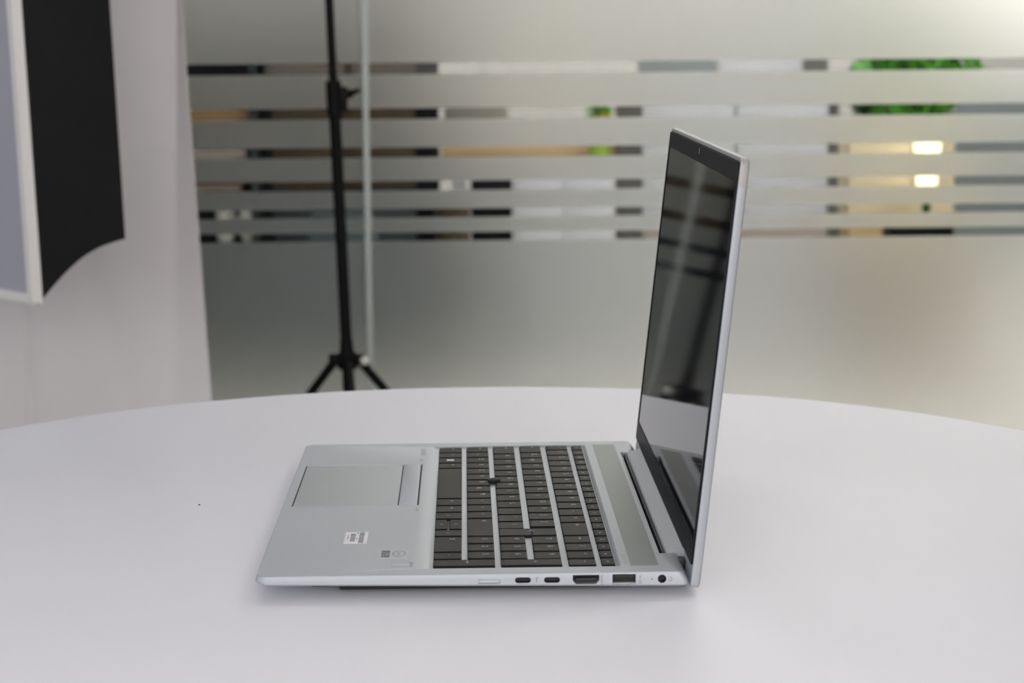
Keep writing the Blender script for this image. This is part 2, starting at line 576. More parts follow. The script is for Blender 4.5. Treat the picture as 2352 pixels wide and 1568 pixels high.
port('card_tray', bx(0.11582, 0.12698, 0.0000, 0.0011, -0.00522, -0.00350, bev=0.0001), 'alu')

# feet
for xa, xb, ya, yb in ((0.026, 0.036, 0.03, 0.33), (0.190, 0.2085, 0.030, 0.330)):
    zt = zb(xa) - 0.0012
    obj('rubber_foot', bx(xa, xb, ya, yb, TABLE - DECK, zt, bev=0.0008), 'rubber', lap)
obj('vent_panel', bx(0.042, 0.188, 0.017, 0.343, -0.0122, -0.0062, bev=0.0008), 'black', lap)

# touchpad, its buttons, fingerprint reader, speaker grille
obj('touchpad', loft([[(x, y, z) for x, y in rrect(0.0057 + e, 0.0684 - e, 0.1662 + e, 0.2870 - e, 0.0006)] for z, e in ((-0.0008, 0), (-0.0004, 0), (-0.0003, 0.0001))]), 'alu_pad', lap)
obj('touchpad_button', loft([[(x, y, z) for x, y in rrect(0.0691 + e, 0.0801 - e, 0.1661 + e, 0.2871 - e, 0.0006)] for z, e in ((-0.0008, 0), (0.0000, 0), (0.0002, 0.0003))]), 'alu', lap)
obj('touchpad_well', bx(0.0051, 0.0811, 0.1657, 0.2875, -0.00108, -0.00085), 'port', lap, sharp=0)
obj('fingerprint_reader', loft([[(x, y, z) for x, y in rrect(0.0708, 0.0797, 0.0178, 0.0271, 0.0010)] for z in (-0.0009, -0.0003)]), 'alu_pad', lap)
obj('fingerprint_frame', loft([[(x, y, z) for x, y in rrect(0.0697 + e, 0.0808 - e, 0.0168 + e, 0.0281 - e, 0.0013)] for z, e in
    ((0.00015, 0.0), (0.0002, 0.0003), (-0.0003, 0.0010), (-0.0006, 0.0010), (-0.0006, 0.0002), (0.00015, 0.0))], cap=False), 'alu', lap)
obj('speaker_grille', loft([[(x, y, z) for x, y in rrect(0.1965, 0.2112, 0.013, 0.3475, 0.0005)] for z in (-0.0002, 0.0001)]), 'grille', lap)

# keyboard ------------------------------------------------------------
RA, RB, RC, RD, RE, RF = (0.0918, 0.1070), (0.1102, 0.1248), (0.1281, 0.1425), (0.1461, 0.1605), (0.1640, 0.1786), (0.1815, 0.1887)
GAP = 0.0024


def row(xr, bounds, legs):
    """bounds from far to near; a key's near edge is at the listed value (mm)"""
    res = []
    for a, b, lg in zip(bounds, bounds[1:], legs):
        res.append((xr[0], xr[1], b / 1000 + 0.0002, a / 1000 - GAP, lg))
    return res


keys = []
f0 = 345.4
keys += row(RF, [f0] + [f0 - 16.55 * (i + 1) for i in range(20)],
            ['esc', '?', '☼', '☼', 'F4', 'x', '<', '>', '♫', 'F9', '▭', 'o', '((', 'ins', '()', 'del', '⌂', 'pg', 'pg', 'end'])
keys += row(RE, [346.3, 329.7] + [329.7 - 17.93 * (i + 1) for i in range(12)] + [82.3, 64.5, 47, 29.6, 14.5],
            ['`~', '1', '2', '3', '4', '5', '6', '7', '8', '9', '0', '-', '=', '←', 'num', '/', '*', '-'])
keys += row(RD, [346.4, 322] + [322 - 18.1 * (i + 1) for i in range(12)],
            ['tab', 'Q', 'W', 'E', 'R', 'T', 'Y', 'U', 'I', 'O', 'P', '[', ']'])
keys += row(RD, [82.5, 64.4, 46.6, 29.6], ['7', '8', '9'])
keys += row(RC, [345.6, 318.9] + [318.9 - 18.2 * (i + 1) for i in range(12)],
            ['caps', 'A', 'S', 'D', 'F', 'G', 'H', 'J', 'K', 'L', ';:', "'", '\\'])
keys += row(RC, [82.8, 65.3, 48, 30.7], ['4', '5', '6'])
keys += row(RB, [344.4, 325.9] + [325.9 - 17.98 * (i + 1) for i in range(11)] + [83.7, 66.3, 48.9, 32.1],
            ['shift', '<>', 'Z', 'X', 'C', 'V', 'B', 'N', 'M', ',<', '.>', '?/', '↑', '1', '2', '3'])
keys += row(RA, [343.6, 324.4, 307.6, 290.3, 273, 182, 163, 145, 127],
            ['ctrl', 'fn', 'WIN', 'alt', '', 'alt', 'ctrl', '‹'])
keys += row((RA[0], 0.0986), [127, 100.9], ['<'])
keys += row((0.1002, RA[1]), [127, 100.9], ['>'])
keys += row(RA, [100.9, 84.2, 47.4, 31.4], ['›', '0', '.'])
keys += [(RA[0], RB[1], 0.0158, 0.0293, 'enter'), (RC[0], RD[1], 0.0158, 0.0286, '+'), (RC[0], RD[1], 0.0835, 0.0999, '↵')]

EXTRA = {'1': '!', '2': '@', '3': '#', '4': '$', '5': '%', '6': '^', '7': '&', '8': '*', '9': '(', '0': ')'}
leg_items = {}
for k in keys:
    s = k[4]
    if s and s != 'WIN':
        leg_items[s] = (s, 0.0026 if len(s) > 1 else 0.0048)
TM = text_meshes(leg_items)
for me in TM.values():
    me.materials.clear()
    me.materials.append(M['legend'])
wb = bmesh.new()
for i in (0, 1):
    for j in (0, 1):
        s0, s1 = (0.3, 2.2)
        a, b = (-2.3 + i * 2.5) / 1000, (-0.1 + i * 2.5) / 1000
        c, d = (-2.3 + j * 2.5) / 1000, (-0.1 + j * 2.5) / 1000
        wb.faces.new([wb.verts.new(p) for p in ((a, c, 0), (b, c, 0), (b, d, 0), (a, d, 0))])
winme = bpy.data.meshes.new('key_legend')
wb.to_mesh(winme)
wb.free()
winme.materials.append(M['label'])

KTOP = 0.0003
cache = {}


def key_mesh(dx, dy):
    k = (round(dx * 1e5), round(dy * 1e5))
    if k not in cache:
        L = []
        for z, e, r in ((FLOORZ + 0.0001, 0.0, 0.0006), (KTOP - 0.00012, 0.0002, 0.0006), (KTOP, 0.0004, 0.0005)):
            L.append([(x, y, z) for x, y in rrect(-dx / 2 + e, dx / 2 - e, -dy / 2 + e, dy / 2 - e, r, 2)])
        bm = loft(L)
        me = bpy.data.meshes.new('key')
        bmesh.ops.recalc_face_normals(bm, faces=bm.faces)
        bm.to_mesh(me)
        bm.free()
        me.materials.append(M['key'])
        for p in me.polygons:
            p.use_smooth = True
        me.set_sharp_from_angle(angle=math.radians(12))
        cache[k] = me
    return cache[k]


for x0, x1, y0, y1, lg in keys:
    ko = bpy.data.objects.new('key', key_mesh(x1 - x0, y1 - y0))
    COL.objects.link(ko)
    ko.parent = lap
    ko.location = ((x0 + x1) / 2, (y0 + y1) / 2, 0)
    if lg:
        lo = bpy.data.objects.new('key_legend', winme if lg == 'WIN' else TM[lg])
        COL.objects.link(lo)
        lo.parent = ko
        dx, dy = (x1 - x0), (y1 - y0)
        big = len(lg) == 1 and lg.isalnum()
        ox = 0.0 if (dx < 0.009 or lg in 'WIN<>‹›') else (0.0022 if big else 0.0018)
        oy = dy / 2 - 0.0052 if (dy > 0.012 and lg not in '<>‹›') else 0
        lo.location = (ox, oy, KTOP + 0.00005)
        lo.rotation_euler = (0, 0, -PI / 2)
        if lg == 'WIN':
            lo.location = (0.0, 0.0005, KTOP + 0.00005)
        if dx < 0.009:
            lo.scale = (0.8, 0.8, 0.8)
            lo.location.y = 0

for (xa, xb), ya, yb in ((RA, 15.5, 342.5), (RB, 31.5, 343.5), (RC, 30.5, 344.5), (RD, 29.5, 345.0), (RE, 14.5, 345.0), (RF, 14.5, 344.0)):
    obj('key_well', bx(xa + 0.0007, xb - 0.0007, ya / 1000, yb / 1000, FLOORZ - 0.0003, FLOORZ + 0.00008), 'port', lap, sharp=0)
# pointing stick between G, H and B
st = obj('pointing_stick', lathe([(0.0030, FLOORZ), (0.0030, -0.0002), (0.0036, 0.0002), (0.0042, 0.0010), (0.0040, 0.0015), (0.0030, 0.0018), (0.0008, 0.0019)], 24, (0.1272, 0.2304, 0)), 'rubber', lap)

# hinge cover
hp = [(0.2172, -0.0070), (0.2176, -0.0008), (0.2182, 0.0000), (0.2212, 0.0010), (0.2268, 0.0027), (0.2290, 0.0020), (0.2300, -0.0040), (0.2280, -0.0088), (0.2210, -0.0090)]
obj('hinge_cover', prism(hp, 0.0402, 0.3192), 'alu', lap, sharp=12)
obj('hinge_slot', bx(0.2140, 0.2250, 0.0392, 0.3198, -0.0070, -0.0062), 'port', lap)
obj('slot_shade', bx(0.2160, 0.2173, 0.0402, 0.3192, -0.0064, -0.0013), 'port', lap, sharp=0)  # black strip on the hinge cover standing in for the slot's shade
obj('vent_lip', bx(0.2132, 0.2141, 0.0400, 0.3000, -0.0012, 0.0003, bev=0.0002), 'alu', lap)
for ya, yb in ((0.030, 0.0402), (0.3192, 0.330)):
    obj('hinge', bx(0.2240, 0.2276, ya, yb, -0.0085, -0.0020, bev=0.0008), 'black', lap)

# printed marks on the deck and on the side
PT = text_meshes({'elite': ('ELITEBOOK', 0.0046), 'bo': ('BANG & OLUFSEN', 0.0026), 'hdmi': ('HDMI', 0.0022), 'ss': ('SS', 0.0026),
                  'intel': ('intel', 0.0036), 'core': ('CORE', 0.0025), 'i5': ('i5', 0.0028), 'vpro': ('vPRO', 0.0018)})


def deck_text(name, k, x, y, parent, m='print_grey', z=0.00012):
    o = mobj(name, PT[k], m, parent, (x, y, z), 0)
    o.rotation_euler = (0, 0, -PI / 2)
    return o


deck_text('model_lettering', 'elite', 0.0808, 0.3280, lap, 'etched')
deck_text('speaker_lettering', 'bo', 0.1941, 0.0277, lap, 'etched')


def side_text(k, x, z, rot=PI / 2):
    o = mobj('port_lettering', PT[k], 'print_grey', base, (x, -0.00025, z), 0)
    o.rotation_euler = (Matrix.Rotation(PI / 2, 3, 'X') @ Matrix.Rotation(rot, 3, 'Z')).to_euler()
    return o


side_text('hdmi', 0.1804, -0.0040)
side_text('ss', 0.2004, -0.0055)


def polyline_mark(name, segs, parent, m, w, y=-0.0003):
    bm = bmesh.new()
    for (xa, za), (xb, zb_) in segs:
        d = Vector((xb - xa, zb_ - za)).normalized() * w / 2
        n = Vector((-d.y, d.x))
        bm.faces.new([bm.verts.new((p[0], y, p[1])) for p in ((xa + n.x, za + n.y), (xb + n.x, zb_ + n.y), (xb - n.x, zb_ - n.y), (xa - n.x, za - n.y))])
    return obj(name, bm, m, parent, sharp=0)


polyline_mark('thunderbolt_mark', [((0.1459, -0.0050), (0.1464, -0.0036)), ((0.1464, -0.0036), (0.1459, -0.0034)), ((0.1459, -0.0034), (0.1468, -0.0020))], base, 'print_grey', 0.0003)
polyline_mark('usb_mark', [((0.2004, -0.0040), (0.2004, -0.0016)), ((0.2004, -0.0032), (0.1998, -0.0026)), ((0.2004, -0.0030), (0.2010, -0.0022))], base, 'print_grey', 0.0002)
hs = [((0.2161 + 0.0011 * math.cos(a) - 0.0002, -0.0041 + 0.0011 * math.sin(a)), (0.2161 + 0.0011 * math.cos(a + 0.4) - 0.0002, -0.0041 + 0.0011 * math.sin(a + 0.4))) for a in [-2.0 + 0.4 * i for i in range(10)]]
polyline_mark('headset_mark', hs, base, 'print_grey', 0.0003)


def flat(name, quads, m, parent, z):
    bm = bmesh.new()
    for x0, x1, y0, y1 in quads:
        bm.faces.new([bm.verts.new((x, y, z)) for x, y in ((x0, y0), (x1, y0), (x1, y1), (x0, y1))])
    return obj(name, bm, m, parent, sharp=0)


for cx, cy, s in ((0.0804, 0.2990, 1), (0.0806, 0.1535, -1)):
    flat('corner_mark', [(cx - 0.0008, cx - 0.0004, cy - 0.0028, cy + 0.0028), (cx - 0.0008, cx + 0.0012, cy + s * 0.0028 - 0.0006, cy + s * 0.0028 + 0.0006)], 'print_grey', lap, 0.0001)
lb = obj('barcode_label', bx(0.0414, 0.0543, 0.0702, 0.0970, 0.0, 0.0002), 'label', lap, sharp=0)
bars = []
y = 0.0955
while y > 0.0712:
    wd = random.choice((0.0005, 0.0008, 0.0012))
    bars.append((0.0494, 0.0522, y - wd, y))
    y -= wd + random.choice((0.0004, 0.0007))
flat('barcode', bars, 'print_grey', lb, 0.00025)
bars = []
y = 0.0925
while y > 0.0752:
    wd = random.choice((0.0008, 0.0014, 0.002))
    bars.append((0.0446, 0.0474, y - wd, y))
    y -= wd + random.choice((0.0005, 0.0008))
flat('barcode', bars, 'print_grey', lb, 0.00025)
flat('label_print', [(0.0431, 0.0435, 0.0790, 0.0890), (0.0480, 0.0488, 0.0928, 0.0955), (0.0480, 0.0486, 0.0790, 0.0820)], 'print_grey', lb, 0.00025)
sk = obj('processor_sticker', bx(0.0612, 0.0783, 0.0345, 0.0545, 0.0, 0.00025), 'sticker', lap, sharp=0)
flat('sticker_print', [(0.0634, 0.0680, 0.0372, 0.0520)], 'print_green', sk, 0.0003)
rb = bmesh.new()
NR = 32
ra = [rb.verts.new((0.0730 + 0.0036 * math.cos(2 * PI * i / NR), 0.0447 + 0.0066 * math.sin(2 * PI * i / NR), 0.0003)) for i in range(NR)]
rc = [rb.verts.new((0.0730 + 0.0031 * math.cos(2 * PI * i / NR), 0.0447 + 0.0056 * math.sin(2 * PI * i / NR), 0.0003)) for i in range(NR)]
for i in range(NR):
    rb.faces.new((ra[i], ra[(i + 1) % NR], rc[(i + 1) % NR], rc[i]))
obj('sticker_ring', rb, 'print_grey', sk, sharp=0)
deck_text('sticker_lettering', 'intel', 0.0730, 0.0447, sk, 'print_grey', 0.0003)
deck_text('sticker_lettering', 'core', 0.0667, 0.0446, sk, 'sticker', 0.00035)
deck_text('sticker_lettering', 'i5', 0.0645, 0.0470, sk, 'sticker', 0.00035)
deck_text('sticker_lettering', 'vpro', 0.0645, 0.0410, sk, 'sticker', 0.00035)

# lid: local x = thickness (front face at x=0, back at +), y = width, z = height along the lid
ANG = math.radians(6.348)
LT = 0.0052
HB, HT, HA = -0.0117, 0.2142, 0.1992


def lid_part(name, bm, m, parent, sharp=30):
    o = obj(name, bm, m, parent, sharp=sharp)
    return o


LIDLOC = (0.22719 + 0.0009 * math.cos(ANG), 0, 0.00273 - 0.0009 * math.sin(ANG))


def lid_section(z0, z1, r0, r1):
    out = []
    for x, e in ((0.0, 0.0003), (0.0004, 0.0), (0.0038, 0.0), (0.0045, 0.0004), (0.0050, 0.0012), (LT, 0.0026)):
        pts = rrect(0 + e, LW - e, z0 + (e if r0 else 0), z1 - (e if r1 else 0), (r0, r0, r1, r1), 5)
        out.append([(x, y, z) for y, z in pts])
    return loft(out)


lid = obj('lid', lid_section(HB, HA, 0.0022, 0.0), 'alu', lap)
lid.location = LIDLOC
lid.rotation_euler = (0, ANG, 0)
obj('antenna_strip', lid_section(HA, HT, 0.0, 0.0042), 'antenna', lid)
# bezel: black frame with the screen behind it
S0, S1, SY0, SY1 = 0.0118, 0.2018, 0.0048, 0.3546
BZ0, BZ1, BY0, BY1 = 0.0, 0.2116, 0.0014, 0.3580


def frame_bm(x_front, x_back):
    bm = bmesh.new()
    o = rrect(BY0, BY1, BZ0, BZ1, 0.0022, 4)
    i = rrect(SY0, SY1, S0, S1, 0.0008, 4)
    V = lambda x, L: [bm.verts.new((x, y, z)) for y, z in L]
    of, inf, ob, ib = V(x_front, o), V(x_front, i), V(x_back, o), V(x_back, i)
    n = len(o)
    for k in range(n):
        j = (k + 1) % n
        bm.faces.new((of[k], of[j], inf[j], inf[k]))
        bm.faces.new((of[k], ob[k], ob[j], of[j]))
        bm.faces.new((inf[k], inf[j], ib[j], ib[k]))
        bm.faces.new((ob[k], ib[k], ib[j], ob[j]))
    return bm


obj('bezel', frame_bm(-0.0009, -0.00012), 'bezel', lid)
obj('screen', loft([[(x, y, z) for y, z in rrect(SY0 + 0.0003, SY1 - 0.0003, S0 + 0.0003, S1 - 0.0003, 0.0006, 3)] for x in (-0.0001, -0.0005)]), 'screen', lid, sharp=20)
obj('bezel_gasket', loft([[(x, y, z) for y, z in rrect(0.0008, LW - 0.0008, -0.0004, 0.2122, 0.0026, 4)] for x in (-0.00011, 0.0002)]), 'port', lid)
obj('camera_shutter', bx(-0.0011, -0.0008, 0.1772, 0.1776, 0.2064, 0.2098), 'alu', lid, sharp=0)
obj('camera_notch', bx(-0.0010, -0.0003, 0.1775, 0.1830, 0.2109, 0.2119), 'port', lid, sharp=0)

# ------------------------------------------------------------------ light stand in front of the glass
SY = 2.44
ls = thing('light_stand', 'thin black light stand with tripod legs in front of the frosted glass', 'light stand', (-0.0805, SY, 0))
lean = math.radians(-1.75)


def P(z, dx=0.0, dy=0.0):      # a point of the leaning pole, height above the floor
    return Vector((math.sin(lean) * (z - 0.20) + dx, dy, z))


HZ = DECK - 0.2535
obj('lower_tube', tube(bmesh.new(), P(0.16), P(DECK + 0.165), 0.0098), 'stand', ls)
obj('upper_tube', tube(bmesh.new(), P(DECK + 0.16), P(1.75), 0.0072), 'stand', ls)
obj('spigot', tube(bmesh.new(), P(1.74), P(1.80), 0.005), 'steel', ls)
cb = tube(bmesh.new(), P(DECK + 0.150), P(DECK + 0.207), 0.0128)
box(cb, *(lambda c: (c.x + 0.008, c.x + 0.022, -0.008, 0.008, c.z - 0.024, c.z + 0.018))(P(DECK + 0.18)), bev=0.002)
collar = obj('collar', cb, 'stand', ls)
c = P(DECK + 0.186)
kb = tube(bmesh.new(), c + Vector((0.018, 0, -0.003)), c + Vector((0.030, 0, 0.001)), 0.006, 0.008)
tube(kb, c + Vector((0.026, 0, 0.0)), c + Vector((0.043, 0, 0.006)), 0.006, 0.0035)
obj('wing_knob', kb, 'stand', collar)
hb = tube(bmesh.new(), P(HZ - 0.02), P(HZ + 0.006), 0.017)
tube(hb, P(HZ + 0.006), P(HZ + 0.03), 0.0125, 0.0105)
hub = obj('leg_hub', hb, 'stand', ls)
obj('hub_lug', bx(P(HZ).x - 0.031, P(HZ).x - 0.012, -0.007, 0.007, HZ - 0.014, HZ + 0.005, bev=0.002), 'stand', hub)
obj('hub_lug', bx(P(HZ).x + 0.012, P(HZ).x + 0.029, -0.007, 0.007, HZ - 0.014, HZ + 0.005, bev=0.002), 'stand', hub)
kc = P(HZ - 0.006, 0.0292, -0.006)
obj('hub_knob', lathe([(0.0005, -0.0075), (0.005, -0.0065), (0.0072, -0.003), (0.0075, 0.001), (0.006, 0.005), (0.0005, 0.007)], 16, tuple(kc)), 'cup', hub)
for ang in (170, 10, -82):
    d = Vector((math.cos(math.radians(ang)), math.sin(math.radians(ang)), 0))
    top = P(HZ - 0.008) + d * 0.022
    end = Vector((0, 0, 0.012)) + d * (0.40)
    lg = obj('leg', tube(bmesh.new(), top, end, 0.0075), 'stand', ls)
    obj('rubber_tip', tube(bmesh.new(), end - (end - top).normalized() * 0.02, end + Vector((0, 0, -0.0)), 0.0095, 0.0095), 'rubber', lg)
    mid = P(0.17)
    obj('leg_brace', tube(bmesh.new(), mid + d * 0.01, top + (end - top) * 0.55, 0.005), 'stand', lg)
obj('brace_collar', tube(bmesh.new(), P(0.155), P(0.185), 0.014), 'stand', ls)

# ------------------------------------------------------------------ white cloth backdrop
bd = thing('cloth_backdrop', 'white cotton backdrop hanging in folds behind the softbox', 'backdrop', (0, 2.25, 0))
bm = bmesh.new()
ZT, ZB = 2.35, 0.02
NX, NZ = 90, 70
XL = -1.45


def cloth_pt(u, v):
    z = ZB + (ZT - ZB) * v
    zr = z - DECK
    xfold = -0.342 + 0.030 * zr
    xedge = -0.3072 - 0.0467 * zr
    if u < 0.88:
        s = u / 0.88
        x = XL + (xfold - XL) * s
        y = 0.010 * math.sin(9 * x + 1.7 * z) + 0.006 * math.sin(21 * x - 5.5 * z + 1) + 0.003 * math.sin(43 * x + 9 * z)
        y *= 1 - s ** 8
        y += 0.007 * math.exp(-((x + 0.585) / 0.004) ** 2)
        y += 0.006 * math.exp(-((x + 0.475 + 0.25 * (zr + 0.1)) / 0.02) ** 2)
        return Vector((x, y, z))
    s = (u - 0.88) / 0.12
    x = xfold + (max(xedge, xfold + 0.004) - xfold) * s
    return Vector((x, -0.02 * s, z))


us = [0.88 * i / NX for i in range(NX)] + [0.88 + 0.12 * i / 8 for i in range(9)]
# finer columns near the sewn seam
us = sorted(us + [0.88 * ((-0.585 + d) - XL) / (-0.342 - XL) for d in (-0.008, -0.004, -0.002, 0.0, 0.002, 0.004, 0.008)])
G = [[bm.verts.new(cloth_pt(u, j / NZ)) for j in range(NZ + 1)] for u in us]
for i in range(len(us) - 1):
    for j in range(NZ):
        bm.faces.new((G[i][j], G[i + 1][j], G[i + 1][j + 1], G[i][j + 1]))
bmesh.ops.recalc_face_normals(bm, faces=bm.faces)
bmesh.ops.solidify(bm, geom=list(bm.faces), thickness=0.0012)
obj('cloth', bm, 'cloth', bd, sharp=40)
obj('cross_bar', tube(bmesh.new(), (-1.55, 0.0, ZT + 0.012), (-0.30, 0.0, ZT + 0.012), 0.012), 'steel', bd)
for x in (-1.5, -0.5):
    obj('hanger', tube(bmesh.new(), (x, 0, ZT + 0.02), (x, 0, H), 0.004), 'steel', bd)

# ------------------------------------------------------------------ softbox
sb = thing('softbox', 'black fabric softbox with white rim hanging before the white cloth', 'softbox', (-0.417, 1.50, 0))
e1 = Vector((-0.64, 0.768, 0))
e2 = Vector((0.768, 0.64, 0))
SW, SH, ZR = 0.62, 1.0, DECK - 0.044
slant = Vector((-0.031, 0, 0))          # the box leans slightly per metre of height


def sp(a, d, z):                          # a along the face, d depth behind the rim, z above the rim's lower edge
    return e1 * a + e2 * d + Vector((0, 0, ZR + z)) + slant * z


def ring(a0, d, z0, z1, a1=None):
    a1 = SW - a0 if a1 is None else a1
    return [sp(a0, d, z0), sp(a1, d, z0), sp(a1, d, z1), sp(a0, d, z1)]


rim = bmesh.new()
RW = 0.019
o_f, i_f, i_b, o_b = ring(0, 0, 0, SH), ring(RW, 0, 0.012, SH - 0.012), ring(RW, 0.012, 0.012, SH - 0.012), ring(0, 0.012, 0, SH)
LV = [[rim.verts.new(p) for p in L] for L in (o_b, o_f, i_f, i_b)]
for A, B in zip(LV, LV[1:]):
    for k in range(4):
        rim.faces.new((A[k], A[(k + 1) % 4], B[(k + 1) % 4], B[k]))
bmesh.ops.bevel(rim, geom=[e for e in rim.edges if not e.is_boundary], offset=0.003, segments=2, affect='EDGES')
obj('rim', rim, 'rim', sb)
dfm = bmesh.new()
A = [dfm.verts.new(p) for p in ring(RW - 0.001, 0.008, 0.011, SH - 0.012)]
B = [dfm.verts.new(p) for p in ring(RW - 0.001, 0.011, 0.011, SH - 0.012)]
dfm.faces.new(A)
dfm.faces.new(B[::-1])
for k in range(4):
    dfm.faces.new((A[k], A[(k + 1) % 4], B[(k + 1) % 4], B[k]))
obj('diffuser', dfm, 'softwhite', sb, sharp=0)


def shell_panel(side):
    """one fabric panel of the box; its long edges sag inwards between the ribs"""
    bm = bmesh.new()
    N, MM = 16, 16
    D, T, TZ = 0.165, 0.062, 0.066
    rows = []
    for i in range(N + 1):
        s = i / N
        bulge = 0.030 * math.sin(PI * s) ** 1.0
        d = 0.006 + D * s
        a0 = 0.002 + T * s
        z0 = 0.001 + TZ * s + bulge * 0.55
        z1 = SH - z0
        a1 = SW - a0
        rr = []
        for j in range(MM + 1):
            t = j / MM
            dent = 0.006 * math.sin(PI * s) * math.sin(PI * t)
            if side == 'right':
                rr.append(sp(a0 + dent, d, z0 + (z1 - z0) * t))
            elif side == 'left':
                rr.append(sp(a1 - dent, d, z0 + (z1 - z0) * t))
            elif side == 'bottom':
                rr.append(sp(a0 + (a1 - a0) * t, d, z0 + dent))
            else:
                rr.append(sp(a0 + (a1 - a0) * t, d, z1 - dent))
        rows.append([bm.verts.new(p) for p in rr])
    for A, B in zip(rows, rows[1:]):
        for j in range(MM):
            bm.faces.new((A[j], A[j + 1], B[j + 1], B[j]))
    bmesh.ops.recalc_face_normals(bm, faces=bm.faces)
    bmesh.ops.solidify(bm, geom=list(bm.faces), thickness=0.0008)
    return bm


for s in ('right', 'left', 'bottom', 'top'):
    obj('side_panel', shell_panel(s), 'softblack', sb)
bp = bmesh.new()
c0 = ring(0.064, 0.171, 0.067, SH - 0.067)
mid = [c0[k].lerp(c0[(k + 1) % 4], t) for k in range(4) for t in (0, 0.25, 0.5, 0.75)]
NC = 16
cc = []
for k in range(NC):
    a = 2 * PI * (k / NC) + PI * 1.25
    cc.append(sp(SW / 2 + 0.08 * math.cos(a), 0.215, SH / 2 + 0.08 * math.sin(a)))
va = [bp.verts.new(p) for p in mid]
vb = [bp.verts.new(p) for p in cc]
for k in range(NC):
    bp.faces.new((va[k], va[(k + 1) % NC], vb[(k + 1) % NC], vb[k]))
obj('back_panel', bp, 'softblack', sb)
obj('lamp_head', tube(bmesh.new(), sp(SW / 2, 0.225, SH / 2), sp(SW / 2, 0.34, SH / 2), 0.078), 'stand', sb)
top = sp(SW / 2, 0.30, SH / 2)
obj('drop_pole', tube(bmesh.new(), top, Vector((top.x, top.y, H)), 0.012), 'steel', sb)

# ------------------------------------------------------------------ office behind the glass
YO = 5.0
# dark shelving with odds and ends
su = thing('shelf_unit', 'dark open shelf unit at the left behind the glass', 'shelf', (-0.72, YO, 0))
for x in (-0.23, 0.23):
    obj('side_panel', bx(x - 0.012, x + 0.012, 0, 0.36, 0, 1.05, bev=0.002), 'darkcase', su)
for z in (0.03, 0.43, 0.585, 0.665, 0.765, 0.90, 1.038):
    obj('shelf_board', bx(-0.218, 0.218, 0.0, 0.345, z - 0.010, z + 0.010), 'darkcase', su)
obj('rear_panel', bx(-0.218, 0.218, 0.347, 0.357, 0.02, 1.04), 'darkcase', su)


def item(name, bm, m, label, cat, loc, group=None, sharp=35):
    return tag(obj(name, bm, m, None, loc, sharp), label, cat, group)


def lidded_box(x0, x1, d, h, m, label, loc):
    t = thing('storage_box', label, 'box', loc)
    obj('body', bx(x0, x1, 0, d, 0, h * 0.72, bev=0.002), m, t)
    obj('lid', bx(x0 - 0.002, x1 + 0.002, -0.002, d + 0.002, h * 0.72, h, bev=0.003), m, t)
    return t


lidded_box(-0.135, 0.165, 0.25, 0.10, 'card', 'brown cardboard storage box on the dark shelf unit', (-0.67, YO + 0.02, 0.775))
lidded_box(-0.165, 0.185, 0.25, 0.06, 'paper', 'flat pale grey box on the dark shelf unit', (-0.70, YO + 0.02, 0.675))
bk = thing('book', 'brown book lying on the dark shelf unit', 'book', (-0.63, YO + 0.02, 0.595))
obj('cover', bx(-0.10, 0.10, 0, 0.16, 0.018, 0.022), 'orange', bk)
obj('cover', bx(-0.10, 0.10, 0, 0.16, 0.0, 0.003), 'orange', bk)
obj('pages', bx(-0.097, 0.097, 0.003, 0.155, 0.003, 0.018), 'paper', bk)
for x, h, lb_ in ((-0.585, 0.115, 'left white mug on the lowest stocked shelf'), (-0.515, 0.100, 'right white mug on the lowest stocked shelf')):
    t = thing('mug', lb_, 'mug', (x, YO + 0.06, 0.44), 0, 'mugs on the shelf unit')
    obj('body', lathe([(0.001, 0.0), (0.018, 0.0), (0.026, 0.02), (0.028, h), (0.025, h), (0.023, 0.02), (0.001, 0.012)], 20), 'cup', t)
    hd = bmesh.new()
    for i in range(8):
        a, b = -PI / 2 + PI * i / 8, -PI / 2 + PI * (i + 1) / 8
        tube(hd, (0.026 + 0.018 * math.cos(a), 0, h * .5 + 0.022 * math.sin(a)), (0.026 + 0.018 * math.cos(b), 0, h * .5 + 0.022 * math.sin(b)), 0.004, n=6)
    obj('handle', hd, 'cup', t)

# brown cabinet with black frame
cb = thing('wooden_cabinet', 'brown wooden cabinet with black frame behind the glass', 'cabinet', (-0.225, YO, 0))
obj('body', bx(-0.235, 0.26, 0.02, 0.45, 0.0, 1.20), 'darkcase', cb)
for xa, xb in ((-0.245, -0.215), (0.200, 0.265)):
    obj('stile', bx(xa, xb, -0.004, 0.02, 0.0, 1.21, bev=0.001), 'darkframe', cb)
for xa, xb in ((-0.212, -0.008), (-0.004, 0.197)):
    d = obj('door', bx(xa, xb, 0.0, 0.019, 0.60, 1.18, bev=0.002), 'wood', cb)
    hx_ = xb - 0.02 if xa < -0.1 else xa + 0.02
    obj('handle', tube(bmesh.new(), (hx_, -0.012, 1.02), (hx_, -0.012, 1.14), 0.005), 'darkframe', d)
for z0 in (0.04, 0.32):
    d = obj('drawer', bx(-0.212, 0.197, 0.0, 0.019, z0, z0 + 0.27, bev=0.002), 'darkcase', cb)
    obj('handle', tube(bmesh.new(), (-0.06, -0.012, z0 + 0.22), (0.05, -0.012, z0 + 0.22), 0.005), 'darkframe', d)

